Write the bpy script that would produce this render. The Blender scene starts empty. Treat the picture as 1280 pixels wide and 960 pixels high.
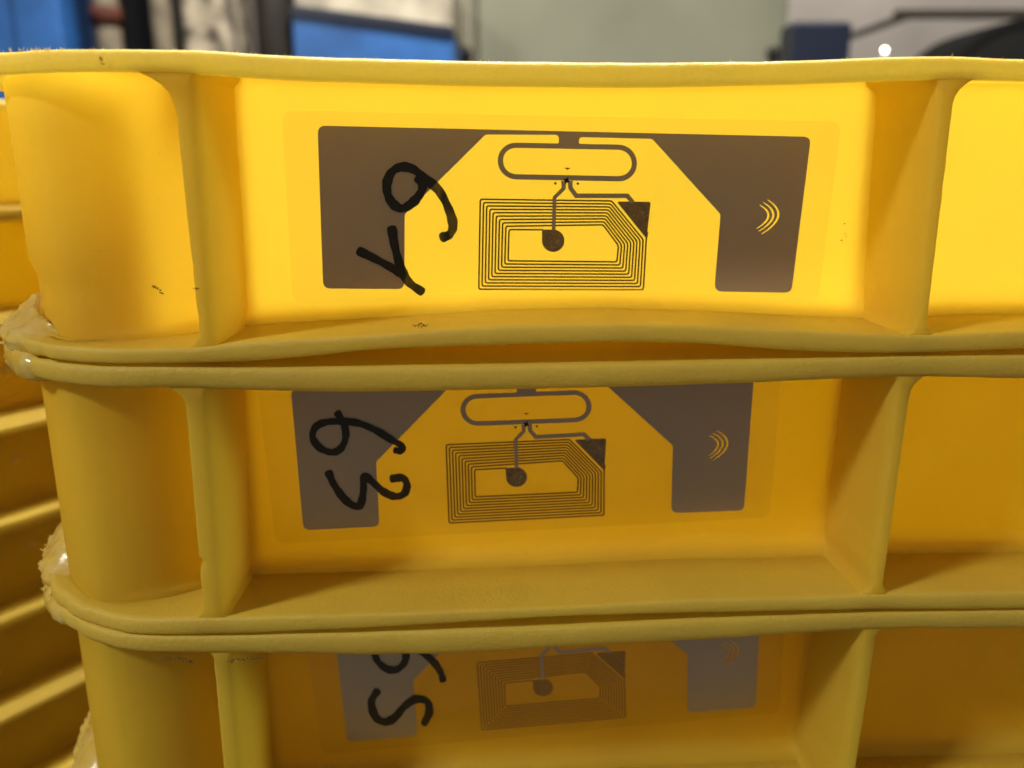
import bpy, bmesh, math, random
import numpy as np
from mathutils import Vector, Matrix, noise
from mathutils.geometry import tessellate_polygon

random.seed(7)
R = math.radians
scene = bpy.context.scene
col = scene.collection

# ------------------------------------------------------------------ camera
F = 1054.0                 # focal length in photograph pixels (1280 wide)
PITCH = R(14.9)
cam_d = bpy.data.cameras.new('camera')
cam = bpy.data.objects.new('camera', cam_d); col.objects.link(cam)
cam.location = (0, 0, 0)
cam.rotation_euler = (math.pi / 2 - PITCH, 0, 0)
cam_d.sensor_width = 36.0
cam_d.lens = 36.0 * F / 1280.0
cam_d.clip_start = 0.01
cam_d.clip_end = 100.0
cam_d.dof.use_dof = True
cam_d.dof.focus_distance = 0.160
cam_d.dof.aperture_fstop = 13.0
scene.camera = cam

# ------------------------------------------------------------------ world, lamps, exposure
world = bpy.data.worlds.new('World'); scene.world = world; world.use_nodes = True
bg = world.node_tree.nodes['Background']
bg.inputs[0].default_value = (1.0, 0.93, 0.82, 1)
bg.inputs[1].default_value = 0.15

def lamp(name, loc, target, size, power, colour, size_y=None):
    d = bpy.data.lights.new(name, 'AREA')
    d.energy = power; d.color = colour; d.size = size
    if size_y: d.shape = 'RECTANGLE'; d.size_y = size_y
    o = bpy.data.objects.new(name, d); col.objects.link(o)
    o.location = loc
    o.rotation_euler = (Vector(target) - Vector(loc)).to_track_quat('-Z', 'Y').to_euler()
    return o
lamp('ceiling_lamp', (0.15, 1.00, 1.95), (0.06, 0.22, 0.0), 1.0, 188, (1.0, 0.96, 0.86), 1.0)
lamp('side_lamp', (-1.5, -0.75, 1.40), (0.03, 0.15, -0.05), 0.25, 29.0, (1.0, 0.95, 0.84))
lamp('hall_lamp', (1.2, 3.3, 2.4), (1.4, 4.6, 0.3), 1.2, 45, (1.0, 0.93, 0.86))

vs = scene.view_settings
vs.view_transform = 'Standard'; vs.look = 'None'; vs.exposure = 0.22; vs.gamma = 1.0
vs.use_curve_mapping = False
scene.render.engine = 'CYCLES'
cy = scene.cycles
cy.max_bounces = 14; cy.diffuse_bounces = 10; cy.glossy_bounces = 4
cy.transmission_bounces = 8; cy.transparent_max_bounces = 12
cy.caustics_reflective = False; cy.caustics_refractive = False
cy.sample_clamp_indirect = 4.0

# ------------------------------------------------------------------ pixel helpers (photograph pixels)
def ray(px, py):
    x = (px - 640.0) / F; y = (480.0 - py) / F
    c, s = math.cos(PITCH), math.sin(PITCH)
    return Vector((x, c + y * s, -s + y * c))       # camera space (x, y up, forward) turned down by PITCH
def at(px, py, Y):
    d = ray(px, py); return d * (Y / d.y)

# ------------------------------------------------------------------ materials
def mat(name):
    m = bpy.data.materials.new(name); m.use_nodes = True
    nt = m.node_tree; nt.nodes.clear()
    out = nt.nodes.new('ShaderNodeOutputMaterial')
    return m, nt, out
def N(nt, t, **kw):
    n = nt.nodes.new(t)
    for k, v in kw.items():
        if k in n.inputs: n.inputs[k].default_value = v
        else: setattr(n, k, v)
    return n
def coords(nt): return nt.nodes.new('ShaderNodeTexCoord').outputs['Object']
def ramp(nt, src, p0, c0, p1, c1):
    r = nt.nodes.new('ShaderNodeValToRGB'); r.color_ramp.elements[0].position = p0; r.color_ramp.elements[1].position = p1
    r.color_ramp.elements[0].color = c0; r.color_ramp.elements[1].color = c1
    nt.links.new(src, r.inputs[0]); return r

def yellow(name, base, trans, tfac, wear=0.0, rough=0.42, bump=0.15, wear_scale=420.0, masked=False):
    m, nt, out = mat(name)
    L = nt.links.new
    oc = coords(nt)
    p = N(nt, 'ShaderNodeBsdfPrincipled', Roughness=rough)
    p.inputs['Specular IOR Level'].default_value = 0.35
    n1 = N(nt, 'ShaderNodeTexNoise', Scale=38.0, Detail=4.0); L(oc, n1.inputs['Vector'])
    b2 = (base[0] * .88, base[1] * .82, base[2] * .9, 1)
    r1 = ramp(nt, n1.outputs[0], .35, (*base, 1), .75, b2)
    c = r1.outputs[0]
    n2 = N(nt, 'ShaderNodeTexNoise', Scale=wear_scale, Detail=6.0, Roughness=.7); L(oc, n2.inputs['Vector'])
    if wear > 0:
        r2 = ramp(nt, n2.outputs[0], .40, (0, 0, 0, 1), .72, (wear, wear, wear, 1))
        wf, df = r2.outputs[0], None
        if masked:                                  # scuffs only on the exposed bead, carried by the mesh
            at_ = N(nt, 'ShaderNodeAttribute', attribute_name='scuff')
            mu = N(nt, 'ShaderNodeMath', operation='MULTIPLY'); L(wf, mu.inputs[0]); L(at_.outputs['Fac'], mu.inputs[1]); wf = mu.outputs[0]
        mx = N(nt, 'ShaderNodeMixRGB'); L(wf, mx.inputs[0]); L(c, mx.inputs[1])
        mx.inputs[2].default_value = (.80, .67, .22, 1); c = mx.outputs[0]
        n3 = N(nt, 'ShaderNodeTexNoise', Scale=90.0, Detail=5.0, Roughness=.65); L(oc, n3.inputs['Vector'])
        r3 = ramp(nt, n3.outputs[0], .62, (0, 0, 0, 1), .85, (.22, .22, .22, 1))
        m3 = N(nt, 'ShaderNodeMixRGB'); L(r3.outputs[0], m3.inputs[0]); L(c, m3.inputs[1])
        m3.inputs[2].default_value = (.20, .13, .04, 1); c = m3.outputs[0]
    # hairline scratches and rubbed patches
    mp = N(nt, 'ShaderNodeMapping'); mp.inputs['Scale'].default_value = (55, 55, 1500); mp.inputs['Rotation'].default_value = (.25, .5, .15); L(oc, mp.inputs['Vector'])
    n5 = N(nt, 'ShaderNodeTexNoise', Scale=1.0, Detail=3.0, Roughness=.55); L(mp.outputs[0], n5.inputs['Vector'])
    r5 = ramp(nt, n5.outputs[0], .66, (0, 0, 0, 1), .76, (.22, .22, .22, 1))
    m5 = N(nt, 'ShaderNodeMixRGB'); L(r5.outputs[0], m5.inputs[0]); L(c, m5.inputs[1]); m5.inputs[2].default_value = (.50, .33, .06, 1); c = m5.outputs[0]
    n6 = N(nt, 'ShaderNodeTexNoise', Scale=1500.0, Detail=2.0); L(oc, n6.inputs['Vector'])
    r6 = ramp(nt, n6.outputs[0], .74, (0, 0, 0, 1), .80, (.5, .5, .5, 1))
    m6 = N(nt, 'ShaderNodeMixRGB'); L(r6.outputs[0], m6.inputs[0]); L(c, m6.inputs[1]); m6.inputs[2].default_value = (.30, .19, .05, 1); c = m6.outputs[0]
    L(c, p.inputs['Base Color'])
    rr = ramp(nt, n2.outputs[0], .3, (rough - .07,) * 3 + (1,), .7, (rough + .12,) * 3 + (1,)); L(rr.outputs[0], p.inputs['Roughness'])
    bp = N(nt, 'ShaderNodeBump', Strength=bump, Distance=0.0004); L(n2.outputs[0], bp.inputs['Height']); L(bp.outputs[0], p.inputs['Normal'])
    t = N(nt, 'ShaderNodeBsdfTranslucent', Color=(*trans, 1))
    ms = N(nt, 'ShaderNodeMixShader', Fac=tfac)
    L(p.outputs[0], ms.inputs[1]); L(t.outputs[0], ms.inputs[2]); L(ms.outputs[0], out.inputs[0])
    return m

def plain(name, base, rough=.5, metal=0.0, spec=.4, noise_amt=.15, scale=60.0, bump=0.0):
    m, nt, out = mat(name); L = nt.links.new
    oc = coords(nt)
    p = N(nt, 'ShaderNodeBsdfPrincipled', Roughness=rough, Metallic=metal)
    p.inputs['Specular IOR Level'].default_value = spec
    n1 = N(nt, 'ShaderNodeTexNoise', Scale=scale, Detail=5.0); L(oc, n1.inputs['Vector'])
    k = 1 - noise_amt; h = 1 + noise_amt * .4
    r = ramp(nt, n1.outputs[0], .32, tuple(v * k for v in base) + (1,), .68, tuple(min(1, v * h) for v in base) + (1,))
    L(r.outputs[0], p.inputs['Base Color'])
    if bump:
        bp = N(nt, 'ShaderNodeBump', Strength=bump, Distance=.003); L(n1.outputs[0], bp.inputs['Height']); L(bp.outputs[0], p.inputs['Normal'])
    L(p.outputs[0], out.inputs[0]); return m

Y_WALL = yellow('yellow_plastic', (.82, .59, .055), (.975, .902, .27), .52, 0.0, .45, .05)
Y_RIM = yellow('scuffed_yellow_plastic', (.82, .60, .070), (.97, .88, .26), .34, .55, .34, .60, 1100.0, True)
Y_RIB = yellow('rib_yellow_plastic', (.82, .575, .055), (.975, .885, .26), .58, .25, .42, .15, 700.0)
def frayed_material():
    m, nt, out = mat('frayed_plastic'); L = nt.links.new
    oc = coords(nt)
    p = N(nt, 'ShaderNodeBsdfPrincipled', Roughness=.22); p.inputs['Specular IOR Level'].default_value = .6
    p.inputs['Coat Weight'].default_value = .5; p.inputs['Coat Roughness'].default_value = .1
    n = N(nt, 'ShaderNodeTexNoise', Scale=330.0, Detail=6.0); L(oc, n.inputs['Vector'])
    r = ramp(nt, n.outputs[0], .35, (.80, .57, .09, 1), .7, (.86, .72, .27, 1)); L(r.outputs[0], p.inputs['Base Color'])
    bp = N(nt, 'ShaderNodeBump', Strength=.35, Distance=.0005); L(n.outputs[0], bp.inputs['Height']); L(bp.outputs[0], p.inputs['Normal'])
    t = N(nt, 'ShaderNodeBsdfTranslucent', Color=(.97, .88, .40, 1)); ms = N(nt, 'ShaderNodeMixShader', Fac=.45)
    L(p.outputs[0], ms.inputs[1]); L(t.outputs[0], ms.inputs[2]); L(ms.outputs[0], out.inputs[0]); return m
FRAY = frayed_material()
def film_material():
    m, nt, out = mat('clear_film'); L = nt.links.new
    t = N(nt, 'ShaderNodeBsdfTransparent', Color=(.945, .935, .905, 1))
    g = N(nt, 'ShaderNodeBsdfGlossy', Roughness=.32, Color=(1, 1, 1, 1))
    ms = N(nt, 'ShaderNodeMixShader', Fac=.02)
    L(t.outputs[0], ms.inputs[1]); L(g.outputs[0], ms.inputs[2]); L(ms.outputs[0], out.inputs[0]); return m
FILM = film_material()
FOIL = plain('aluminium_foil', (.46, .39, .325), .32, .38, .4, .06, 30.0)
TRACE = plain('etched_trace', (.20, .125, .050), .5, .1, .3, .1, 200.0)
PADM = plain('pad_metal', (.27, .20, .12), .45, .2, .4, .25, 900.0)
PAD = plain('crimp_metal', (.50, .40, .27), .45, .2, .4, .3, 3000.0, .2)
def ink_material():
    m, nt, out = mat('black_marker_ink'); L = nt.links.new
    oc = coords(nt)
    p = N(nt, 'ShaderNodeBsdfPrincipled', Roughness=.38); p.inputs['Base Color'].default_value = (.010, .008, .006, 1)
    mp = N(nt, 'ShaderNodeMapping'); mp.inputs['Scale'].default_value = (900, 900, 260); L(oc, mp.inputs['Vector'])
    n = N(nt, 'ShaderNodeTexNoise', Scale=1.0, Detail=4.0); L(mp.outputs[0], n.inputs['Vector'])
    r = ramp(nt, n.outputs[0], .42, (.01, .01, .01, 1), .72, (.10, .10, .10, 1))
    t = N(nt, 'ShaderNodeBsdfTransparent', Color=(.8, .7, .6, 1)); ms = N(nt, 'ShaderNodeMixShader')
    L(r.outputs[0], ms.inputs[0]); L(p.outputs[0], ms.inputs[1]); L(t.outputs[0], ms.inputs[2]); L(ms.outputs[0], out.inputs[0]); return m
INK = ink_material()
CHIP = plain('black_chip', (.006, .006, .007), .4)
FAINT = plain('faded_trace', (.42, .25, .07), .6, 0, .2, .1, 200.0)
GRIME = plain('dark_grime', (.27, .165, .045), .8, 0, .1, .4, 900.0)

# ------------------------------------------------------------------ object helpers
def link(name, me, m, parent=None, smooth=True):
    o = bpy.data.objects.new(name, me); col.objects.link(o)
    if m: me.materials.append(m)
    if smooth:
        for p in me.polygons: p.use_smooth = True
    if parent: o.parent = parent
    return o
def pydata(name, v, f, m, parent=None, smooth=True):
    me = bpy.data.meshes.new(name); me.from_pydata([tuple(p) for p in v], [], f); me.update()
    return link(name, me, m, parent, smooth)
def from_bm(name, bm, m, parent=None, smooth=False):
    me = bpy.data.meshes.new(name); bm.normal_update(); bm.to_mesh(me); bm.free()
    return link(name, me, m, parent, smooth)
def empty(name, loc, rz=0.0):
    o = bpy.data.objects.new(name, None); col.objects.link(o); o.location = loc; o.rotation_euler = (0, 0, rz)
    o.empty_display_size = .02; return o
def tag(o, label, cat, group=None, kind=None):
    if label: o['label'] = label
    if cat: o['category'] = cat
    if group: o['group'] = group
    if kind: o['kind'] = kind
    return o
def copy_tree(o, parent=None, skip=()):
    c = o.copy(); col.objects.link(c); c.parent = parent
    for ch in [x for x in o.children]:
        if not any(ch.name.startswith(s) for s in skip): copy_tree(ch, c, skip)
    return c
def curve(pts):
    """smooth interpolation through (x, z) samples"""
    pts = sorted(pts); xs = np.array([p[0] for p in pts]); zs = np.array([p[1] for p in pts])
    fine = np.linspace(xs[0], xs[-1], 400); zz = np.interp(fine, xs, zs)
    k = np.hanning(41); k /= k.sum(); zp = np.pad(zz, 20, mode='edge'); zz = np.convolve(zp, k, mode='valid')
    return lambda x: float(np.interp(x, fine, zz))

# ------------------------------------------------------------------ the stack's frame: local x along the front, y into the depth
YAW = math.atan(0.050)
O = at(240, 436, 0.145); O.z = 0.0
AX = Vector((math.cos(YAW), math.sin(YAW), 0)); AY = Vector((-math.sin(YAW), math.cos(YAW), 0))
DEPTH = 0.022                                   # recess of the panels behind the front edge
def local(px, py, y=0.0):
    """pixel -> stack frame (x, z) on the vertical plane at depth y"""
    d = ray(px, py); t = (y + O.dot(AY)) / d.dot(AY); p = d * t
    return ((p - O).dot(AX), p.z)

W_TRAY, D_TRAY = 0.400, 0.300
RX, RY = 0.040, 0.052                           # corner rounding of the flanges
XL = -0.050
WT = 0.0020                                     # wall thickness

def stations(dx=0.0025):
    """perimeter of the flange: list of (outer x, outer y, normal x, normal y, inset to wall)"""
    out = []
    def inset_corner(a, other_front):           # a: 0 at the long front/back side, 90 deg at the short side
        d = math.degrees(a)
        if d < 26: return DEPTH * .55 + (.0032 - DEPTH * .55) * (d / 26)
        if d < 62: return .0032 + .0012 * (d - 26) / 36
        return .0044 + .0036 * (d - 62) / 28
    x0, x1, y0, y1 = XL, XL + W_TRAY, 0.0, D_TRAY
    def front_inset(x):                         # towards the corners the wall comes forward
        e = min(x - (x0 + RX), (x1 - RX) - x)
        t = min(1, max(0, e / .0125)); return DEPTH * (.55 + .45 * t)
    nx = int((W_TRAY - 2 * RX) / dx)
    NC = 22
    for i in range(nx + 1):                     # front, left to right
        x = x0 + RX + (W_TRAY - 2 * RX) * i / nx; out.append((x, y0, 0, 1, front_inset(x)))
    def arc(cx, cy_, sx, sy, rev):
        for i in range(1, NC):
            a = math.pi / 2 * i / NC
            if rev: a = math.pi / 2 - a
            x = cx + sx * RX * math.sin(a); y = cy_ + sy * RY * math.cos(a)
            n = Vector((-sx * math.sin(a) / RX, -sy * math.cos(a) / RY)).normalized()
            out.append((x, y, n.x, n.y, inset_corner(a, True)))
    ns = int((D_TRAY - 2 * RY) / .01)
    arc(x1 - RX, y0 + RY, 1, -1, False)
    for i in range(ns + 1): out.append((x1, y0 + RY + (D_TRAY - 2 * RY) * i / ns, -1, 0, .008))
    arc(x1 - RX, y1 - RY, 1, 1, True)
    nb = int((W_TRAY - 2 * RX) / .008)
    for i in range(nb + 1):
        x = x1 - RX - (W_TRAY - 2 * RX) * i / nb; out.append((x, y1, 0, -1, front_inset(x)))
    arc(x0 + RX, y1 - RY, -1, 1, False)
    for i in range(ns + 1): out.append((x0, y1 - RY - (D_TRAY - 2 * RY) * i / ns, 1, 0, .008))
    arc(x0 + RX, y0 + RY, -1, -1, True)
    return out

def loop_mesh(name, rings, m, parent, closed_section=True):
    n, k = len(rings), len(rings[0]); v = [p for r in rings for p in r]; f = []
    for i in range(n):
        j = (i + 1) % n
        for a in range(k if closed_section else k - 1):
            b = (a + 1) % k; f.append((i * k + a, j * k + a, j * k + b, i * k + b))
    return pydata(name, v, f, m, parent)

def wob(x, y, z, s, amp, seed=0.0):
    return amp * noise.noise(Vector((x * s + seed, y * s, z * s + seed * 1.7)))

def flange(name, st, ztop, zbot, m, parent, seed, chip):
    """a 2 mm slab from the wall to a rounded bead along its edge; z curves follow x on the front"""
    rings = []
    for (x, y, nx, ny, ins) in st:
        zt, zb = ztop(x), zbot(x)
        h = zt - zb; r = h / 2
        cdist = math.hypot(x - (XL + .008), (y - .014) * .9)
        rough = max(0.0, 1 - cdist / .034)
        e = wob(x, y, 0, 160, .00012, seed) + rough * chip * (wob(x, y, 0, 420, .0011, seed) + wob(x, y, 0, 1100, .0006, seed))
        def P(t, z): return (x + nx * t, y + ny * t, z + wob(x, y, z, 200, .00006, seed + 3) + rough * chip * wob(x + t, y, z, 900, .0006, seed + 5))
        sec = []
        sec.append(P(ins + WT * .6, zt - .0001))
        sec.append(P(max(ins * .5, .003), zt - .0001))
        sec.append(P(r * .95, zt))
        for a in (18, 42, 66, 90, 114, 138, 162):                   # rounded outer edge
            A = R(a); sec.append(P(e + r * (1 - math.sin(A) ** .8) * .45, zb + r + r * math.cos(A)))
        sec.append(P(r * .95, zb))
        sec.append(P(r * 1.25, min(zb + .0003, zt - .001)))
        zs = max(zb, zt - .0022)
        sec.append(P(r * 1.45, zs))
        sec.append(P(ins + WT * .6, zs))
        rings.append(sec)
    o = loop_mesh(name, rings, m, parent)
    k = len(rings[0]); at_ = o.data.attributes.new('scuff', 'FLOAT', 'POINT')
    pat = [0, 0, .55] + [1.0] * 8 + [.6, 0, 0]
    at_.data.foreach_set('value', [pat[i % k] for i in range(len(rings) * k)])
    return o

def wall(st, z0, z1, ztop_s, zbot_r, m, parent, ribs, corner_step=None):
    """hollow wall ring; fillets where it meets flanges and ribs (front)"""
    vv = np.concatenate([np.linspace(0, .17, 8), np.linspace(.22, .86, 10), np.linspace(.90, 1, 4)])
    fr, fw = .0042, .0030
    rings = []
    for (x, y, nx, ny, ins) in st:
        zb, zt = ztop_s(x), zbot_r(x)
        front = (ny > 0); wf = min(1, max(0, (ins - .0035) / (DEPTH - .0035))) if front else 0
        if corner_step and y < .05 and x < XL + RX: ins = ins + corner_step[2] * min(1, max(0, (XL + RX - x) / .02))
        sec = []
        def off(z):
            o = 0.0
            if front:
                for a in (z - zb,):
                    if 0 <= a < fr: o += (fr - math.sqrt(max(0, fr * fr - (fr - a) ** 2))) * .9 * wf
                for xr in ribs:
                    a = abs(x - xr) - .0018
                    if a < fw: a = max(a, 0); o += (fw - math.sqrt(max(0, fw * fw - (fw - a) ** 2))) * .8 * wf
            if corner_step and y < .04 and x < XL + RX:
                t = min(1, max(0, (z - corner_step[0]) / .0016)); t = t * t * (3 - 2 * t)
                o += corner_step[1] * t * min(1, max(0, (XL + RX - x) / .02))
            return min(o, max(ins - .0012, 0))
        for t in vv:
            z = zb + (zt - zb) * t; q = ins - off(z); sec.append((x + nx * q, y + ny * q, z))
        for zi in (z1 - .0004, z1): sec.append((x + nx * ins, y + ny * ins, max(zi, zt + .0001)))
        sec.append((x + nx * (ins + WT), y + ny * (ins + WT), z1))
        for zi in (z1 - .0004, z1 - .0008, (z0 + z1) / 2, z0 + .0008, z0 + .0004): sec.append((x + nx * (ins + WT), y + ny * (ins + WT), zi))
        sec.append((x + nx * (ins + WT), y + ny * (ins + WT), z0))
        sec.append((x + nx * ins, y + ny * ins, z0))
        rings.append(sec)
    return loop_mesh('wall', rings, m, parent)

def rib(x, zb, zt, m, parent, fl=(.0016, .0016), fb=(.0012, .0012), half=.0017, y_out=.0, depth=DEPTH, ox=(0, 0), rot=None, nick=None, half_b=None):
    """upright fin; its outline flares where it meets the flanges above (fl left, right) and below (fb)"""
    hb = half_b or half
    Lp, Rp = [], []
    n = 44
    for i in range(n + 1):
        t = i / n; z = zb - .0016 + (zt - zb + .0032) * t
        hw = hb + (half - hb) * t
        def fl_(rad, d): 
            d = max(d, 0); return 0 if d >= rad else rad - math.sqrt(max(0, rad * rad - (rad - d) ** 2))
        l = hw + fl_(fl[0], zt - z) + fl_(fb[0], z - zb); r = hw + fl_(fl[1], zt - z) + fl_(fb[1], z - zb)
        l += wob(x, 0, z, 330, .00012, 4.0); r += wob(x, 1, z, 330, .00012, 9.0)
        if nick and abs(z - nick[0]) < nick[1]: l -= nick[2] * (0.5 + .5 * math.cos(math.pi * (z - nick[0]) / nick[1]))
        Lp.append((-l, z)); Rp.append((r, z))
    v, f = [], []
    for i in range(n + 1):
        l, z = Lp[i]; r, _ = Rp[i]
        bl = .0009
        row = [(l - .0014, depth + WT * .3), (l - .0010, depth - .0004), (l - .0008, depth - .0016), (l - .0006, depth - .0040), (l - .0004, depth * .5), (l - .0002, .003), (l, .0014), (l + .00045, .0005), (l + bl, .0002),
               (r - bl, .0002), (r - .00045, .0005), (r, .0014), (r + .0002, .003), (r + .0004, depth * .5), (r + .0006, depth - .0040), (r + .0008, depth - .0016), (r + .0010, depth - .0004), (r + .0014, depth + WT * .3)]
        over = min(1.0, max(0.0, max(zb + .0010 - z, z - zt + .0010) / .0026)); over = over * over * (3 - 2 * over) * .0011
        for (a, y) in row:
            if y < .004: y += over
            v.append((x + a + (ox[0] + (ox[1] - ox[0]) * i / n), y + y_out, z))
    k = 18
    for i in range(n):
        for a in range(k):
            b = (a + 1) % k; f.append((i * k + a, i * k + b, (i + 1) * k + b, (i + 1) * k + a))
    f.append(tuple(reversed(range(k)))); f.append(tuple(range(n * k, n * k + k)))
    o = pydata('rib', v, f, m, parent)
    return o

ST = stations()

def make_tray(name, z_curves, rib_x, z_base, seed, chip, corner_step=None, rib_kw=None, simple=False):
    """z_curves: rim top, rim bottom, flange top, flange bottom as functions of local x (world z)"""
    rt, rb, ft, fb = [(lambda x, c=c: c(x) - z_base) for c in z_curves]
    root = empty(name, (O + Vector((0, 0, z_base))), YAW)
    flange('rim', ST, rt, rb, Y_RIM, root, seed, chip)
    flange('bottom_flange', ST, ft, fb, Y_RIM, root, seed + 11, chip)
    fr_ribs = [r[0] for r in rib_x]
    wall(ST, -.0012, rt(.18) - .0008, ft, rb, Y_WALL, root, fr_ribs, corner_step)
    for i, (xt, xb) in enumerate(rib_x):
        kw = (rib_kw or {}).get(i, {})
        rib(0.0, ft(xb), rb(xt), Y_RIB, root, ox=(xb, xt), **kw)
    # ribs on the back side and the two ends
    proto = rib(0.0, ft(.18), rb(.18), Y_RIB, root)
    for j, xx in enumerate((.0, .154, .308)):
        o = proto if j == 0 else proto.copy()
        if j: col.objects.link(o)
        o.location = (xx, D_TRAY, 0); o.rotation_euler = (0, 0, math.pi)
    # unseen second skin added inside the corners to dim light through the rounded wall
    n = len(ST)
    def is_corner(q): return q[2] != 0 and q[3] != 0
    i = 0; runs = []; cur = []
    for q in ST + ST[:1]:
        if is_corner(q): cur.append(q)
        elif cur: runs.append(cur); cur = []
    if cur: runs.append(cur)
    for run in runs:
        v, f = [], []
        for (x, y, nx, ny, ins) in run:
            t0, t1 = ins + WT + .0030, ins + WT + .0050
            for (t, zz_) in ((t0, .0025), (t1, .0025), (t1, rt(.18) - .0012), (t0, rt(.18) - .0012)): v.append((x + nx * t, y + ny * t, zz_))
        m_ = len(run)
        for a in range(m_ - 1):
            for b in range(4): f.append((a * 4 + b, a * 4 + 4 + b, a * 4 + 4 + (b + 1) % 4, a * 4 + (b + 1) % 4))
        f.append((0, 1, 2, 3)); f.append(((m_ - 1) * 4 + 3, (m_ - 1) * 4 + 2, (m_ - 1) * 4 + 1, (m_ - 1) * 4))
        pydata('corner_light_block', v, f, Y_WALL, root)
    # tray floor with a moulded lip
    bm = bmesh.new()
    ins = [(s[0] + s[2] * (s[4] + WT * .5), s[1] + s[3] * (s[4] + WT * .5)) for s in ST]
    lo = [bm.verts.new((p[0], p[1], .0006)) for p in ins]; hi = [bm.verts.new((p[0], p[1], .0030)) for p in ins]
    bm.faces.new(list(reversed(lo))); bm.faces.new(hi)
    n = len(ins)
    for i in range(n): bm.faces.new((lo[i], lo[(i + 1) % n], hi[(i + 1) % n], hi[i]))
    from_bm('tray_floor', bm, Y_WALL, root)
    return root

# ------------------------------------------------------------------ measured edges of the three trays (photograph pixels)
E1 = dict(rt=[(130, 61), (180, 61), (263, 62), (300, 66), (360, 69), (400, 71), (600, 76), (800, 78), (980, 76), (1100, 71), (1190, 69), (1280, 74)],
          rb=[(190, 89), (249, 92), (300, 96), (359, 100), (600, 107), (700, 108), (800, 109), (987, 105), (1156, 99), (1212, 99), (1280, 102)],
          ft=[(234, 437), (258, 434), (302, 428), (440, 421), (620, 408), (775, 405), (930, 410), (1040, 416), (1150, 420), (1280, 414)],
          fb=[(180, 455), (302, 453), (383, 447), (465, 437), (587, 433), (700, 430), (775, 428), (878, 430), (981, 439), (1084, 442), (1150, 442), (1280, 436)])
E2 = dict(rt=[(180, 459), (302, 461), (383, 461), (465, 460), (587, 459), (700, 457), (775, 456), (930, 452), (1033, 449), (1136, 446), (1280, 445)],
          rb=[(219, 485), (302, 489), (440, 492), (600, 489), (750, 486), (940, 480), (1040, 475), (1140, 471), (1280, 475)],
          ft=[(240, 774), (282, 774), (465, 769), (700, 760), (860, 751), (1024, 748), (1109, 744), (1280, 742)],
          fb=[(200, 795), (282, 794), (465, 786), (700, 771), (860, 767), (1090, 763), (1280, 762)])
E3 = dict(rt=[(200, 797), (282, 797), (465, 793), (700, 786), (860, 777), (1090, 768), (1280, 765)],
          rb=[(195, 817), (300, 818), (460, 821), (590, 819), (700, 811), (860, 803), (950, 797), (1020, 792), (1110, 787), (1280, 787)])
def crv(pts): return curve([local(*p) for p in pts])
c1 = [crv(E1[k]) for k in ('rt', 'rb', 'ft', 'fb')]
c2 = [crv(E2[k]) for k in ('rt', 'rb', 'ft', 'fb')]
PITCH_Z = c2[0](.06) - crv(E3['rt'])(.06)
c3 = [crv(E3['rt']), crv(E3['rb'])] + [(lambda x, c=c: c(x) - PITCH_Z + .0006) for c in (c2[2], c2[3])]
def rx(p, q): return (local(*p)[0], local(*q)[0])
R1 = [rx((228, 110), (257, 425)), rx((1186, 110), (1154, 410))]
R2 = [rx((244, 500), (263, 755)), rx((1132, 490), (1098, 735))]
R3 = [rx((277, 825), (287, 950)), rx((1089, 800), (1062, 955))]
for r in (R1, R2, R3):
    w = r[1][0] - r[0][0]
    r.append((r[1][0] + w, r[1][1] + w))
print('ribs', R1, R2, R3, 'pitch', PITCH_Z, 'tops', c1[0](.06), c2[0](.06))
zb1, zb2 = c1[3](.0) - .0002, c2[3](.0) - .0002
zb3 = c3[3](.0) - .0002
K1 = {0: dict(fl=(.0062, .0010), fb=(.0028, .0012), half=.0019, half_b=.0013), 1: dict(fl=(.0015, .0042), fb=(.0018, .0024), half=.0017, half_b=.0013)}
K2 = {0: dict(fl=(.0038, .0010), fb=(.0024, .0014), half=.0021, half_b=.0019, nick=(c2[2](0) - zb2 + .0115, .0012, .0011)), 1: dict(fl=(.0012, .0036), fb=(.0018, .0020), half=.0016, half_b=.0014)}
K3 = {0: dict(fl=(.0016, .0012), half=.0019), 1: dict(fl=(.0012, .0020), half=.0016)}
t1 = make_tray('plastic_tray', c1, R1, zb1, 1.0, 1.0, (local(45, 335, .02)[1] - zb1, .0012, .0022), K1)
t2 = make_tray('plastic_tray', c2, R2, zb2, 23.0, .8, None, K2)
t3 = make_tray('plastic_tray', c3, R3, zb3, 47.0, .7, None, K3)
GR = 'yellow trays of the stack with antenna stickers'
tag(t1, 'topmost yellow plastic tray, its antenna sticker marked 61 in black marker', 'tray', GR)
tag(t2, 'yellow plastic tray with antenna sticker marked 63, between trays 61 and 65', 'tray', GR)
tag(t3, 'shaded yellow plastic tray with antenna sticker marked 65, under tray 63', 'tray', GR)

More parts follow.
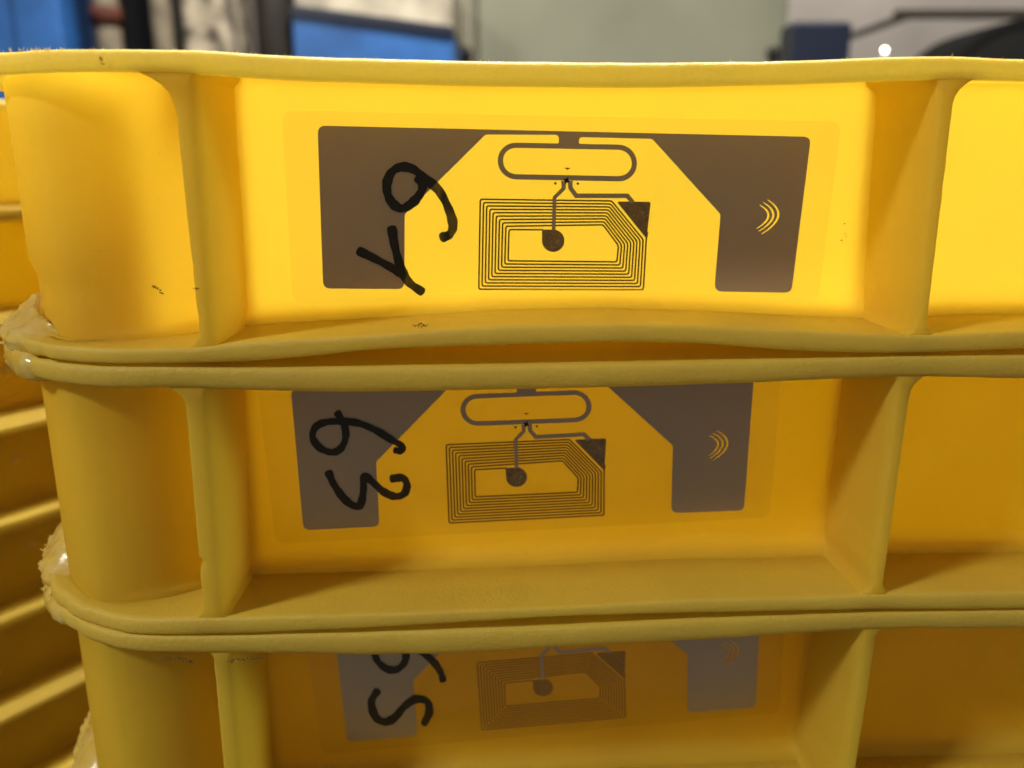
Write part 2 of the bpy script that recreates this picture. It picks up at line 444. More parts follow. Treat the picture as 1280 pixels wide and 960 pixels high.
# ------------------------------------------------------------------ stickers: traced in tray 61's pixels, laid on each wall in its own plane
def lab(px, py): return local(px, py, DEPTH)
ANCH1 = dict(bl=(404, 361), br=(988, 366), pad=(691.4, 300.5), chip=(708, 226), cbl=(598.5, 361.4), cbr=(804, 362), elbow=(900.5, 270), ctl=(600.4, 249), ttr=(813, 252))
ANCH2 = dict(bl=(380, 663), br=(931, 638), pad=(644.7, 595.5), chip=(656, 532), cbl=(561, 652), cbr=(755.7, 641.5), elbow=(840, 561))
ANCH3 = dict(bl=(434, 927), br=(945, 881), pad=(680, 857), cbl=(600, 910), cbr=(782, 895), elbow=(859, 823), ctl=(596, 831), ttr=(782, 815))
def similarity(anch):
    ks = list(anch); A = []; B = []
    for k in ks:
        x, z = lab(*ANCH1[k]); X, Z = lab(*anch[k])
        A += [[x, -z, 1, 0], [z, x, 0, 1]]; B += [X, Z]
    s, *_ = np.linalg.lstsq(np.array(A), np.array(B), rcond=None)
    res = np.array(A) @ s - np.array(B)
    print('sticker fit: scale', math.hypot(s[0], s[1]), 'rot', math.degrees(math.atan2(s[1], s[0])), 'worst mm', abs(res).max() * 1000)
    return lambda p: (s[0] * p[0] - s[1] * p[1] + s[2], s[1] * p[0] + s[0] * p[1] + s[3])

def round_poly(pts):
    """pts: (x, y, r) -> polygon with rounded corners"""
    out = []; n = len(pts)
    for i in range(n):
        x, y, r = pts[i]
        if r <= 0: out.append((x, y)); continue
        p = Vector((x, y)); a = Vector(pts[i - 1][:2]) - p; b = Vector(pts[(i + 1) % n][:2]) - p
        la, lb = a.length, b.length; a.normalize(); b.normalize()
        ang = a.angle(b); d = min(r / math.tan(ang / 2), la * .49, lb * .49)
        for k in range(7):
            t = k / 6; q = (p + a * d) * (1 - t) ** 2 + p * 2 * t * (1 - t) + (p + b * d) * t * t; out.append((q.x, q.y))
    return out
def ribbon(pts, w, closed=False, cap=False):
    """centre line -> (verts 2d, faces, arc length fraction); w may be a list"""
    P = [Vector(p) for p in pts]; n = len(P); ws = w if isinstance(w, list) else [w] * n
    L, Rr = [], []
    for i in range(n):
        a = P[i] - P[i - 1] if (i > 0 or closed) else P[1] - P[0]
        b = P[(i + 1) % n] - P[i] if (i < n - 1 or closed) else P[-1] - P[-2]
        a.normalize(); b.normalize(); na = Vector((-a.y, a.x)); nb = Vector((-b.y, b.x))
        m = na + nb; m = m.normalized() if m.length > 1e-6 else na
        k = ws[i] / 2 / max(.45, m.dot(na)); L.append(P[i] + m * k); Rr.append(P[i] - m * k)
    v = []
    for i in range(n): v += [L[i], Rr[i]]
    s = [i / max(1, n - 1) for i in range(n) for _ in (0, 1)]
    f = [(2 * i, 2 * i + 1, 2 * i + 3, 2 * i + 2) for i in range(n - 1)]
    if closed: f.append((2 * n - 2, 2 * n - 1, 1, 0))
    if cap:
        for e, (c, d) in enumerate(((P[0], P[0] - P[1]), (P[-1], P[-1] - P[-2]))):
            d.normalize(); nn = Vector((-d.y, d.x)); r = ws[0 if e == 0 else -1] / 2; base = len(v)
            for k in range(9):
                A = math.pi * k / 8; v.append(c + nn * math.cos(A) * r + d * math.sin(A) * r * .55); s.append(0 if e == 0 else 1)
            f.append(tuple(range(base, base + 9)))
    return v, f, s
class Flat:
    """collects flat pieces in pixels and lays them on a wall as one mesh"""
    def __init__(s): s.v = []; s.f = []; s.h = []
    def add(s, v, f, h=0.0, rise=None):
        b = len(s.v); s.v += [(p[0], p[1]) for p in v]; s.h += [h + (rise[i] if rise else 0) for i in range(len(v))]
        s.f += [tuple(b + i for i in q) for q in f]
    def poly(s, pts, h=0.0):
        tri = tessellate_polygon([[Vector((p[0], p[1], 0)) for p in pts]]); s.add(pts, tri, h)
    def poly_holes(s, pts, holes):
        loops = [[Vector((p[0], p[1], 0)) for p in q] for q in [pts] + holes]
        s.add([p for q in [pts] + holes for p in q], tessellate_polygon(loops))
    def line(s, pts, w, closed=False, cap=False, h=0.0, climb=0.0):
        v, f, t = ribbon(pts, w, closed, cap); s.add(v, f, h, [a * climb for a in t])
    def build(s, name, m, parent, mapper, lift, zbase):
        v = []
        for (p, h) in zip(s.v, s.h):
            x, z = mapper(p); v.append((x, DEPTH - lift - h, z - zbase))
        f = []
        for q in s.f:                                     # all faces look out of the wall (-y)
            a, b, c = (Vector(v[i]) for i in q[:3])
            f.append(q if (b - a).cross(c - a).y < 0 else tuple(reversed(q)))
        return pydata(name, v, f, m, parent, False)
def smooth(pts, per=8):
    P = [np.array(p, float) for p in pts]; P = [2 * P[0] - P[1]] + P + [2 * P[-1] - P[-2]]; out = []
    for i in range(1, len(P) - 2):
        for k in range(per):
            t = k / per; a, b, c, d = P[i - 1:i + 3]
            out.append(tuple(.5 * (2 * b + (c - a) * t + (2 * a - 5 * b + 4 * c - d) * t * t + (3 * b - a - 3 * c + d) * t ** 3)))
    out.append(tuple(P[-2])); return out
def z5(pts): return [(580 + x / 4.173, 150 + y / 4.173) for x, y in pts]

def sticker(parent, T, zbase, strokes, idx):
    lift = .00008
    m1 = lambda p: T(lab(*p))
    fm = Flat(); fm.poly(round_poly([(352, 138, 14), (1052, 152, 14), (1022, 378, 14), (366, 378, 14)]))
    film = fm.build('rfid_sticker', FILM, parent, m1, lift, zbase)
    film['label'] = 'clear film sticker with etched foil antenna'
    # wings, top bar and the neck to the loop
    fo = Flat()
    body = round_poly([(397, 157, 10), (1013.5, 171, 9), (989, 365.8, 10), (892.5, 364.3, 10), (900.5, 268, 5), (815, 173.6, 6),
                       (723.6, 171.4, 5), (723.6, 181.5, 4.5), (735, 182.5, 0), (735, 186, 0), (688, 185, 0), (688, 180.6, 0), (698.5, 180.4, 4.5), (698.5, 168.6, 5),
                       (607, 168.2, 6), (506, 268, 5), (505.5, 361.3, 9), (404, 360.6, 10)])
    holes = []                                                # radio-wave symbol: three arcs cut out of the right wing
    for (p0, pm, p1) in (((959.4, 249.8), (972.5, 270), (951.9, 292.3)), ((953.7, 253), (966.3, 270), (948.2, 289)), ((949.3, 256.2), (960.2, 270), (945.8, 285.6))):
        cpt = (2 * pm[0] - (p0[0] + p1[0]) / 2, 2 * pm[1] - (p0[1] + p1[1]) / 2); bz = []
        for k in range(13):
            t = k / 12; bz.append(((1 - t) ** 2 * p0[0] + 2 * t * (1 - t) * cpt[0] + t * t * p1[0], (1 - t) ** 2 * p0[1] + 2 * t * (1 - t) * cpt[1] + t * t * p1[1]))
        rv, _, _ = ribbon(bz, [.9 + 1.7 * math.sin(math.pi * k / 12) for k in range(13)])
        holes.append([tuple(rv[2 * k]) for k in range(13)] + [tuple(rv[2 * k + 1]) for k in reversed(range(13))])
    fo.poly_holes(body, holes)
    x0, x1, ya, yb, r = 625.4, 792.8, 182.8, 222.2, 19.7
    lp = []
    for k in range(17):
        a = math.pi / 2 + math.pi * k / 16; lp.append((x0 + r + r * math.cos(a), (ya + yb) / 2 - r * math.sin(a)))
    for k in range(17):
        a = -math.pi / 2 + math.pi * k / 16; lp.append((x1 - r + r * math.cos(a), (ya + yb) / 2 - r * math.sin(a)))
    lp = [(x, y + (x - 709) * .019) for x, y in lp]
    fo.line(lp, 6.6, closed=True, h=.00002)
    fo.line([(704.5, 226), (704.5, 235.5), (693, 247), (692, 288)], [6.5, 5.0, 4.6, 4.6], h=.00005)
    fo.line([(712.5, 226), (713, 235), (720, 244.7), (784, 244.7), (791, 253)], [6.5, 5.5, 5.8, 5.8, 5.5], h=.00005)
    fo.build('foil_antenna', FOIL, film, m1, lift + .00004, zbase)
    tr = Flat()
    outer = [(807.7, 298.6), (804, 362), (598.5, 361.4), (600.4, 249), (764.5, 251.2)]
    inner = [(773, 307), (771, 327.3), (635, 326), (636.3, 287), (752.5, 284.7)]
    pts = []
    tot = 9 * 5 + 4
    for i in range(tot):
        k = i % 5; t = min(1.0, (i // 5) / 9.0); pts.append((outer[k][0] + (inner[k][0] - outer[k][0]) * t, outer[k][1] + (inner[k][1] - outer[k][1]) * t))
    pts.append((679, 287.2))
    sp = []
    for i, p in enumerate(pts):                               # small bend at each corner
        if i in (0, len(pts) - 1): sp.append(p); continue
        P = Vector(p); a = (Vector(pts[i - 1]) - P).normalized(); b = (Vector(pts[i + 1]) - P).normalized(); d = 2.4
        for t in (0, .5, 1): q = (P + a * d) * (1 - t) ** 2 + P * 2 * t * (1 - t) + (P + b * d) * t * t; sp.append((q.x, q.y))
    tr.line([(809.5, 290)] + sp, 2.0)
    tr.build('coil_trace', FAINT if idx == 3 else TRACE, film, m1, lift + .00003, zbase)
    pd = Flat()
    pd.poly(round_poly([(770.5, 251.8, 2), (813.3, 252.2, 3), (808, 298.5, 0)]))
    cp = [(691.4 + 14 * math.cos(a), 300.8 + 14 * math.sin(a)) for a in [math.pi * (-.5 + 1.5 * k / 26) for k in range(27)]] + [(677.4, 287)]
    pd.poly(cp, .00001)
    pd.build('contact_pad', FAINT if idx == 3 else PADM, film, m1, lift + .00006, zbase)
    rnd = random.Random(5)
    cr = Flat()
    for (cx, cyy) in ((691.5, 302), (800.5, 267)):
        for k in range(22):
            a = rnd.uniform(0, 6.3); d = rnd.uniform(1.5, 8); s = rnd.uniform(.5, 1.0); x, y = cx + d * math.cos(a), cyy + d * math.sin(a)
            cr.poly([(x - s, y), (x, y - s), (x + s, y), (x, y + s)], .000002 * k)
    cr.build('crimp_marks', PAD, film, m1, lift + .00009, zbase)['kind'] = 'stuff'
    ch = Flat()
    ch.poly([(708.2 + (4.8 if k % 2 == 0 else 2.4) * math.cos(math.pi / 4 * k + .4), 225.7 + (4.8 if k % 2 == 0 else 2.4) * math.sin(math.pi / 4 * k + .4)) for k in range(8)], .00002)
    ch.build('chip', CHIP, film, m1, lift + .0001, zbase)
    mk = Flat()
    for cx, cyy in ((694, 229.2), (722.2, 229.5)): mk.poly([(cx + 1.7 * math.cos(k * .7854), cyy + 1.7 * math.sin(k * .7854)) for k in range(8)])
    mk.poly([(706.2, 209.6), (712.2, 209.8), (712, 211), (709.8, 211.2), (709.2, 213.4), (708.5, 211.2), (706.4, 210.9)])
    mk.build('registration_marks', TRACE, film, m1, lift + .0001, zbase)
    # handwriting, in this tray's own pixels
    for pts, w in strokes:
        h = Flat(); sm = smooth(pts); n = len(sm)
        ww = [w * (1 + .10 * math.sin(i * .37 + idx) + .05 * math.sin(i * 1.1)) for i in range(n)]
        h.line(sm, ww, cap=True, climb=.00006)
        h.build('marker_stroke', INK, film, lambda p: lab(*p), lift + .00014 + .00003 * (w % 1), zbase)
    return film
def zz(pts, ox, oy, s): return [(ox + x / s, oy + y / s) for x, y in pts]
S1 = [(zz([(716, 562), (748, 548), (762, 510), (745, 445), (703, 365), (640, 310), (590, 272), (540, 266), (502, 290), (484, 340), (492, 392), (522, 430), (556, 438), (600, 408), (628, 370), (634, 335), (612, 312)], 340, 130, 3.368), 11.4),
      (zz([(505, 522), (518, 600), (543, 690), (575, 748), (632, 790)], 340, 130, 3.368), 11.3),
      (zz([(367, 618), (440, 654), (520, 698), (556, 722)], 340, 130, 3.368), 10.6)]
S2 = [(zz([(228, 155), (246, 185), (257, 220), (253, 255), (235, 283), (205, 292), (165, 275), (142, 240), (152, 205), (187, 188), (240, 185), (300, 191), (360, 215), (410, 245), (452, 270), (446, 286), (428, 284)], 340, 460, 2.783), 8.9),
      (zz([(197, 362), (215, 402), (250, 452), (285, 478), (308, 474), (318, 430), (322, 378), (350, 395), (390, 430), (430, 445), (460, 435), (470, 405), (455, 381), (417, 383)], 340, 460, 2.783), 9.6)]
S3 = [(zz([(240, 128), (268, 150), (270, 182), (250, 204), (222, 204), (196, 182), (190, 152), (215, 130), (262, 134), (312, 158), (345, 184), (364, 212), (371, 234)], 380, 740, 2.133), 8.8),
      (zz([(196, 262), (180, 292), (190, 330), (214, 345), (240, 335), (270, 302), (300, 284), (328, 290), (334, 318), (320, 350)], 380, 740, 2.133), 9.7)]
sticker(t1, lambda p: p, zb1, S1, 1)
sticker(t2, similarity(ANCH2), zb2, S2, 2)
sticker(t3, similarity(ANCH3), zb3, S3, 3)

# ------------------------------------------------------------------ frayed corners, burrs, grime
def frayed(parent, zt, zb, a0, a1, climb, seed, amp=1.0):
    """torn, whitened skirt of plastic wrapped over the flange's front left corner; a0..a1 degrees round the corner (90 = side)"""
    secs = []; n = 70
    cx, cy_ = XL + RX, RY
    for i in range(n + 1):
        u = i / n; a = a0 + (a1 - a0) * u; A = R(min(a, 90)); ext = max(0, a - 90) * .0006
        x = cx - RX * math.sin(A); y = cy_ - RY * math.cos(A) + ext
        nv = Vector((math.sin(A) / RX, math.cos(A) / RY)).normalized()
        fade = min(1, u / .22, (1 - u) / .15); fade = fade * fade * (3 - 2 * fade)
        ins = .0046
        cl = climb * fade * (.75 + .5 * noise.noise(Vector((u * 7, seed, 0)))) * (.5 + .5 * math.sin(math.pi * u))
        prof = [(ins + .0008, zt + cl + .0008), (ins + .0002, zt + cl), (ins * .72, zt + cl * .72), (ins * .40, zt + cl * .40), (ins * .12, zt + cl * .12 + .0002),
                (-.0004, zt - .0002), (-.0009, zt - .0012), (-.0010, (zt + zb) / 2), (-.0009, zb + .0008), (-.0006, zb - .0004), (.0002, zb - .0013), (.0016, zb - .0016), (.003, zb + .0006), (ins + .0008, zb + .0012)]
        sec = []
        for j, (t, z) in enumerate(prof):
            q = Vector((x * 1000, y * 1000, z * 1000 + seed * 13))
            rg = 1 - 2 * abs(noise.noise(q * .55)); d = amp * fade * (.00055 * rg + .0006 * noise.noise(q * 1.3) + .0003 * noise.noise(q * 3.1))
            if j in (0, 11, 12, 13): d *= .2
            tt = t - d + (1 - fade) * .0050 * (1 if j in range(1, 12) else .2); z += (1 - fade) * ((zt + zb) / 2 - z) * .8
            sec.append((x + nv.x * tt, y + nv.y * tt, z + d * .6))
        secs.append(sec)
    k = len(secs[0]); v = [p for q in secs for p in q]; f = []
    for i in range(n):
        for j in range(k): f.append((i * k + j, i * k + (j + 1) % k, (i + 1) * k + (j + 1) % k, (i + 1) * k + j))
    f.append(tuple(range(k))); f.append(tuple(reversed(range(n * k, n * k + k))))
    rnd = random.Random(seed)                                    # a few torn tags standing off the edge
    for q in range(9):
        i = rnd.randint(16, n - 12); j = rnd.choice((3, 4, 5, 6, 7)); p = Vector(secs[i][j]); w = rnd.uniform(.0003, .0007); b0 = len(v)
        A = R(min(a0 + (a1 - a0) * i / n, 90)); o_ = Vector((-math.sin(A), -math.cos(A) * .6, rnd.uniform(-.2, .9))).normalized() * rnd.uniform(.0006, .0017)
        v += [tuple(p + Vector((0, w, 0))), tuple(p - Vector((0, w, 0))), tuple(p + Vector((0, 0, w * .8))), tuple(p + o_)]
        f += [(b0, b0 + 1, b0 + 3), (b0 + 1, b0 + 2, b0 + 3), (b0 + 2, b0, b0 + 3)]
    return pydata('frayed_corner', v, f, FRAY, parent)
frayed(t1, c1[2](-.03) - zb1, c1[3](-.03) - zb1, 24, 118, .0046, 3, 1.3)
frayed(t2, c2[0](-.03) - zb2, c2[1](-.03) - zb2, 18, 118, .0003, 5, 1.0)
frayed(t2, c2[2](-.03) - zb2, c2[3](-.03) - zb2, 40, 122, .0085, 8, 1.0)
frayed(t3, c3[0](-.03) - zb3, c3[1](-.03) - zb3, 25, 118, .0003, 9, .7)
frayed(t3, c3[2](-.03) - zb3, c3[3](-.03) - zb3, 40, 122, .0080, 12, 1.0)
def shards(parent, n, zbase, zc, seed):
    rnd = random.Random(seed); bm = bmesh.new()
    for i in range(n):
        x = rnd.uniform(-.03, .24) if i % 2 else rnd.uniform(-.036, .02); z = zc(x) - zbase - .0002; L = rnd.uniform(.0003, .0008); y = rnd.uniform(.0002, .0022)
        a = rnd.uniform(0, 6.3); d = Vector((math.cos(a) * .5, math.sin(a) * .5, 1)).normalized() * L; w = rnd.uniform(.00005, .00011)
        p = Vector((x, y, z)); vs_ = [bm.verts.new(p + Vector((w * math.cos(k * 2.1), w * math.sin(k * 2.1), -.0001))) for k in range(3)]; t = bm.verts.new(p + d)
        for k in range(3): bm.faces.new((vs_[k], vs_[(k + 1) % 3], t))
    o = from_bm('plastic_whiskers', bm, FRAY, parent); o['kind'] = 'stuff'; return o
shards(t1, 150, zb1, c1[0], 4)
def spot(parent, pts, yl, zbase, name='grime_mark'):
    """small dirt patch, pixel outline laid on the plane at depth yl"""
    v = []
    for p in pts: x, z = local(p[0], p[1], yl); v.append((x, yl, z - zbase))
    return pydata(name, v, [tuple(range(len(v)))], GRIME, parent, False)
def specks(parent, line, n, spread, yl, zbase, seed):
    rnd = random.Random(seed); v, f = [], []
    for i in range(n):
        t = rnd.random(); j = t * (len(line) - 1); a = int(min(j, len(line) - 2)); u = j - a
        px = line[a][0] + (line[a + 1][0] - line[a][0]) * u + rnd.gauss(0, spread); py = line[a][1] + (line[a + 1][1] - line[a][1]) * u + rnd.gauss(0, spread * .55)
        r = rnd.uniform(.3, 1.1); b = len(v)
        for q in range(6):
            x, z = local(px + r * 1.6 * math.cos(q * 1.047) * rnd.uniform(.6, 1), py + r * math.sin(q * 1.047) * rnd.uniform(.6, 1), yl); v.append((x, yl - .000002 * i, z - zbase))
        f.append(tuple(b + q for q in range(6)))
    o = pydata('grime_mark', v, f, GRIME, parent, False); o['kind'] = 'stuff'; return o
specks(t3, [(200, 822), (218, 822), (234, 824), (241, 828)], 130, 2.0, -.0001, zb3, 1)
specks(t3, [(288, 828), (293, 824), (310, 823), (330, 821)], 110, 1.6, -.0001, zb3, 2)
specks(t1, [(242, 361), (247, 361)], 7, 1.2, .0000, zb1, 3)
specks(t1, [(126, 71), (127, 80)], 22, 1.1, -.0004, zb1, 4)
specks(t1, [(518, 407), (532, 406)], 26, 2.2, .0006, zb1, 5)

specks(t1, [(192, 358), (198, 361), (203, 367)], 34, 1.3, .0108, zb1, 6)
specks(t1, [(1056, 266), (1054, 306), (1060, 268)], 9, 1.6, DEPTH - .0004, zb1, 7)

# ------------------------------------------------------------------ the rest of the stack and the neighbouring stack
ORD2 = ['yellow plastic tray directly under'] + [w + ' yellow plastic tray below' for w in ('second', 'third', 'fourth', 'fifth', 'sixth', 'seventh')]
base_z = zb3
n_low = 6
for i in range(n_low):
    o = copy_tree(t3, None, ('rfid_sticker', 'frayed', 'grime'))
    o.location = (O.x, O.y, zb3 - PITCH_Z * (i + 1))
    tag(o, ORD2[i] + ' the one marked 65', 'tray', 'lower trays of the numbered stack')
FLOOR_Z = zb3 - PITCH_Z * n_low - .0012
ORD = ['topmost tray'] + [w + ' tray from the top' for w in ('second', 'third', 'fourth', 'fifth', 'sixth', 'seventh', 'eighth', 'ninth', 'tenth', 'eleventh')]
# neighbour: its long side runs back to the right, 36 degrees off the view axis
a2 = math.atan2(.81, .59)
far = Vector((-.165, .520)); L2 = W_TRAY
near = far - Vector((math.cos(a2), math.sin(a2))) * (L2 + XL)
top2 = at(0, 124, .405).z
k = 0
hh = c2[0](.0) - zb2
z = top2 - hh
while z > FLOOR_Z - .02:
    o = copy_tree(t2, None, ('rfid_sticker', 'frayed', 'grime'))
    o.location = (near.x + random.uniform(-.002, .002), near.y + random.uniform(-.002, .002), z); o.rotation_euler = (0, 0, a2 + random.uniform(-.006, .006))
    tag(o, ORD[k] + ' of the neighbouring yellow stack, blurred, beside the numbered one', 'tray', 'trays of the neighbouring stack')
    z -= .0515; k += 1
near3 = Vector((near.x, near.y, 0)); u2 = Vector((math.cos(a2), math.sin(a2), 0)); v2 = Vector((-math.sin(a2), math.cos(a2), 0))
for px, py in ((22, 572), (38, 680), (12, 460)):                # pale beads standing in for blurred light spots on the recessed walls
    d = ray(px, py); t = (DEPTH + near3.dot(v2)) / d.dot(v2); P = d * t
    tr_ = min((o for o in col.objects if o.get('group') == 'trays of the neighbouring stack' and o.location.z < P.z), key=lambda o: P.z - o.location.z)
    lx, lz = (P - near3).dot(u2), P.z - tr_.location.z
    bm = bmesh.new(); bmesh.ops.create_uvsphere(bm, u_segments=14, v_segments=8, radius=1)
    for w in bm.verts: w.co = Vector((lx + w.co.x * .0032, DEPTH + w.co.y * .0016, lz + w.co.z * .0032))
    from_bm('highlight_dot', bm, FRAY, tr_, True)
z_last = z + .0515
FLOOR_Z = min(FLOOR_Z, z_last - .0012)

# ------------------------------------------------------------------ hall behind: floor, machines, columns
def box_bm(x0, x1, y0, y1, z0, z1, bev=.0):
    bm = bmesh.new(); r = bmesh.ops.create_cube(bm, size=1.0)
    for v in bm.verts: v.co = Vector(((x0 + x1) / 2 + v.co.x * (x1 - x0), (y0 + y1) / 2 + v.co.y * (y1 - y0), (z0 + z1) / 2 + v.co.z * (z1 - z0)))
    if bev: bmesh.ops.bevel(bm, geom=list(bm.edges), offset=bev, segments=3, affect='EDGES', profile=.5)
    return bm
def cyl_bm(p, q, r, n=24):
    p, q = Vector(p), Vector(q); d = q - p; bm = bmesh.new()
    bmesh.ops.create_cone(bm, cap_ends=True, segments=n, radius1=r, radius2=r, depth=d.length)
    bmesh.ops.transform(bm, verts=bm.verts, matrix=Matrix.Translation((p + q) / 2) @ d.to_track_quat('Z', 'Y').to_matrix().to_4x4()); return bm
BLUE = plain('blue_paint', (.022, .10, .32), .4, 0, .4, .3, 9.0)
CONC = plain('grey_concrete', (.42, .39, .33), .8, 0, .2, .4, 7.0)
STEEL = plain('dark_steel', (.035, .032, .028), .5, .4)
BEIGE = plain('beige_enamel', (.42, .37, .29), .45, 0, .4, .5, 14.0)
GREEN = plain('pale_green_panel', (.21, .212, .155), .6, 0, .3, .18, 3.0)
WHITE = plain('white_wall_paint', (.60, .55, .50), .7, 0, .3, .15, 3.0)
NAVY = plain('navy_enamel', (.012, .016, .035), .4)
RUBBER = plain('black_rubber', (.006, .006, .006), .9, 0, .05)
PIPE = plain('dull_beige_paint', (.22, .18, .13), .7, 0, .2, .6, 14.0)
RUST = plain('rust_paint', (.10, .03, .018), .7, 0, .2, .5, 30.0)
fl = from_bm('floor', box_bm(-6, 6, -3, 8, FLOOR_Z - .2, FLOOR_Z), plain('dark_floor', (.07, .065, .055), .6, 0, .3, .4, 5.0)); fl['kind'] = 'structure'
def X(px, py, Y): return at(px, py, Y).x
def Z(py, Y): return at(640, py, Y).z
# pale wall far behind
bw = from_bm('back_wall', box_bm(-4.5, 4.5, 4.6, 4.8, FLOOR_Z, 3.0), WHITE); bw['kind'] = 'structure'
def group(name, x, y, label, cat):
    e = empty(name, (x, y, FLOOR_Z)); return tag(e, label, cat)
def child(name, bm, m, e, smooth=False):
    bmesh.ops.translate(bm, verts=bm.verts, vec=-e.location); return from_bm(name, bm, m, e, smooth)
# blue machine at the far left
Y0 = 2.0; xa, xb = X(-190, 30, Y0), X(120, 30, Y0 + .3)
e = group('machine_cabinet', (xa + xb) / 2, Y0, 'blue painted machine housing left of the concrete column', 'machine')
child('housing', box_bm(xa, xb, Y0, Y0 + .3, FLOOR_Z + .06, Z(-160, Y0), .02), BLUE, e)
child('plinth', box_bm(xa + .03, xb - .03, Y0 + .03, Y0 + .27, FLOOR_Z, FLOOR_Z + .07), STEEL, e)
child('door_panel', box_bm(X(20, 30, Y0), X(78, 30, Y0), Y0 - .010, Y0 + .01, Z(300, Y0), Z(-120, Y0), .006), BLUE, e)
# pipe with rust collar, and dark pillar
Y1 = 2.15
for px, r_, lb in ((134, .030, 'beige pipe with a rust red collar beside the blue machine'), (203, .024, 'beige pipe between the black upright and the concrete column')):
    x_ = X(px, 30, Y1); e = group('service_pipe', x_, Y1, lb, 'pipe')
    child('pipe', cyl_bm((x_, Y1, FLOOR_Z), (x_, Y1, 1.0), r_), PIPE, e, True)
    child('collar', cyl_bm((x_, Y1, Z(32 if px < 150 else 130, Y1)), (x_, Y1, Z(10 if px < 150 else 110, Y1)), r_ + .006), RUST if px < 150 else STEEL, e, True)
Y1 = 2.3; xa, xb = X(146, 30, Y1), X(222, 30, Y1)
e = group('steel_upright', (xa + xb) / 2, Y1, 'black steel upright between the beige pipe and the column', 'post')
child('web', box_bm(xa + .02, xb - .02, Y1, Y1 + .08, FLOOR_Z, 1.2, .004), STEEL, e)
for s in (xa, xb - .02): child('flange_plate', box_bm(s, s + .02, Y1 - .02, Y1 + .10, FLOOR_Z, 1.2, .003), STEEL, e)
Y1 = 2.1; xa, xb = X(224, 30, Y1), X(318, 30, Y1 + .22)
e = group('concrete_column', (xa + xb) / 2, Y1 + .1, 'stained pale concrete column behind the tray corner', 'column')
child('shaft', box_bm(xa, xb, Y1, Y1 + .22, FLOOR_Z, 1.4, .025), plain('stained_concrete', (.33, .28, .21), .85, 0, .2, .92, 22.0), e)
child('base_block', box_bm(xa - .03, xb + .03, Y1 - .03, Y1 + .25, FLOOR_Z, FLOOR_Z + .12, .01), CONC, e)
Y1 = 2.25; xa, xb = X(316, 30, Y1), X(364, 30, Y1)
e = group('rubber_hose', (xa + xb) / 2, Y1, 'thick dark rubber hose hanging beside the concrete column', 'hose')
child('hose', cyl_bm(((xa + xb) / 2, Y1, FLOOR_Z), ((xa + xb) / 2 + .02, Y1, 1.3), (xb - xa) / 2), STEEL, e, True)
child('clip', cyl_bm(((xa + xb) / 2 + .008, Y1, .05), ((xa + xb) / 2 + .0085, Y1, .08), (xb - xa) / 2 + .006), CONC, e, True)
# blue container with a pale load
Y1 = 2.2; xa, xb = X(366, 40, Y1), X(566, 40, Y1)
e = group('blue_container', (xa + xb) / 2, Y1 + .2, 'blue container with a dark lip and a cream cover', 'container')
zt0, zt1 = Z(13, Y1), Z(40, Y1)
def slanted(z_l, z_r, h, y0, y1, xa=xa, xb=xb):
    bm = box_bm(xa, xb, y0, y1, 0, 1, 0)
    for v in bm.verts:
        t = (v.co.x - xa) / (xb - xa); zt = z_l + (z_r - z_l) * t; v.co.z = zt if v.co.z > .5 else (zt - h if h else FLOOR_Z)
    bmesh.ops.bevel(bm, geom=list(bm.edges), offset=.004, segments=2, affect='EDGES'); return bm
child('body', slanted(zt0, zt1, 0, Y1, Y1 + .45), BLUE, e)
child('lip', slanted(zt0 + .012, zt1 + .012, .024, Y1 - .012, Y1 + .46), NAVY, e)
child('cover', slanted(zt0 + .13, zt1 + .13, .118, Y1 + .02, Y1 + .43, xa + .004, xb - .002), BEIGE, e)
# pale green cabinet wall
Y1 = 2.6; xa, xb = X(597, 40, Y1), X(984, 40, Y1)
e = group('tall_cabinet', (xa + xb) / 2, Y1 + .2, 'pale grey green cabinet behind the middle of the stack', 'cabinet')
child('carcass', box_bm(xa, xb, Y1, Y1 + .5, FLOOR_Z, 1.3, .01), GREEN, e)
child('side_post', box_bm(X(570, 40, Y1), xa - .002, Y1 + .05, Y1 + .12, FLOOR_Z, 1.3, .006), plain('olive_grey_paint', (.24, .22, .16), .6), e)
for px in (582, 965): child('foot_bolt', cyl_bm((X(px, 60, Y1), Y1 - .02, Z(66, Y1)), (X(px, 60, Y1), Y1 + .06, Z(66, Y1)), .017, 12), STEEL, e, True)
# navy box on a stand
Y1 = 2.4; xa, xb = X(991, 50, Y1), X(1060, 50, Y1)
e = group('electrical_box', (xa + xb) / 2, Y1, 'dark navy electrical box on a post by the pale cabinet', 'box')
child('casing', box_bm(xa, xb, Y1, Y1 + .12, Z(110, Y1), Z(26, Y1), .008), NAVY, e)
child('lid', box_bm(xa - .004, xb + .004, Y1 - .012, Y1 - .001, Z(106, Y1), Z(30, Y1), .004), NAVY, e)
child('post', box_bm((xa + xb) / 2 - .03, (xa + xb) / 2 + .03, Y1 + .04, Y1 + .09, FLOOR_Z, Z(108, Y1)), STEEL, e)
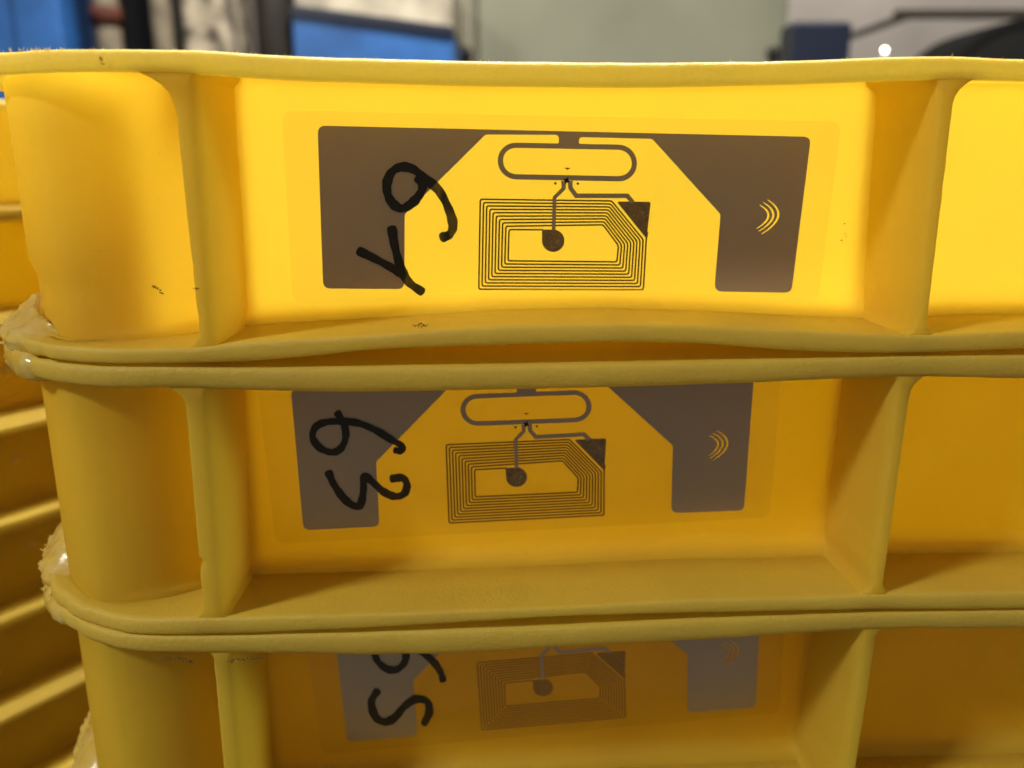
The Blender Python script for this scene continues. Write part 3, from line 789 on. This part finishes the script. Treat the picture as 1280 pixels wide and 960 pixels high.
# lit lamp on a stalk
Y1 = 2.5; p = at(1106, 63, Y1)
e = group('lamp', p.x, Y1, 'small lit lamp on a thin stalk beside the navy box', 'lamp')
m, nt, out = mat('lit_bulb'); em = N(nt, 'ShaderNodeEmission', Color=(1, .93, .8, 1), Strength=14.0); nt.links.new(em.outputs[0], out.inputs[0])
bm = bmesh.new(); bmesh.ops.create_uvsphere(bm, u_segments=16, v_segments=10, radius=.005); bmesh.ops.translate(bm, verts=bm.verts, vec=p)
child('bulb', bm, m, e, True)
child('stalk', cyl_bm((p.x, Y1, FLOOR_Z), (p.x, Y1, p.z - .003), .004), WHITE, e, True)
# overhead rail and a black roll to the right
Y1 = 3.6; e = tag(empty('wall_rail', at(1200, 16, Y1)), 'dark horizontal rail across the pale back wall', 'rail')
child('bar', box_bm(X(1122, 16, Y1), X(1500, 16, Y1), Y1, Y1 + .05, Z(22, Y1), Z(11, Y1), .006), plain('brown_steel', (.10, .085, .065), .5), e)
for px in (1140, 1480): child('bracket', box_bm(X(px, 16, Y1), X(px, 16, Y1) + .03, Y1 + .04, 4.61, Z(20, Y1), Z(13, Y1)), STEEL, e)
Y1 = 1.9; e = group('rubber_roll', X(1305, 40, Y1), Y1, 'large black rubber roll standing behind the right end', 'roll')
cx = X(1305, 40, Y1); rr = X(1305, 30, Y1) - X(1180, 30, Y1); ztop = Z(18, Y1)
bm = bmesh.new(); bmesh.ops.create_cone(bm, cap_ends=True, segments=48, radius1=rr, radius2=rr, depth=.3)
bmesh.ops.bevel(bm, geom=[ed for ed in bm.edges if ed.is_boundary or abs(ed.verts[0].co.z - ed.verts[1].co.z) < 1e-5], offset=.03, segments=4, affect='EDGES')
bmesh.ops.transform(bm, verts=bm.verts, matrix=Matrix.Translation((cx, Y1 + .15, ztop - rr)) @ Matrix.Rotation(math.pi / 2, 4, 'X'))
child('drum', bm, RUBBER, e, True)
for s in (-1, 1): child('leg', box_bm(cx + s * rr * .6 - .025, cx + s * rr * .6 + .025, Y1 + .05, Y1 + .25, FLOOR_Z, ztop - rr - rr * .7), STEEL, e)
print('floor', FLOOR_Z, 'neighbour trays', k)
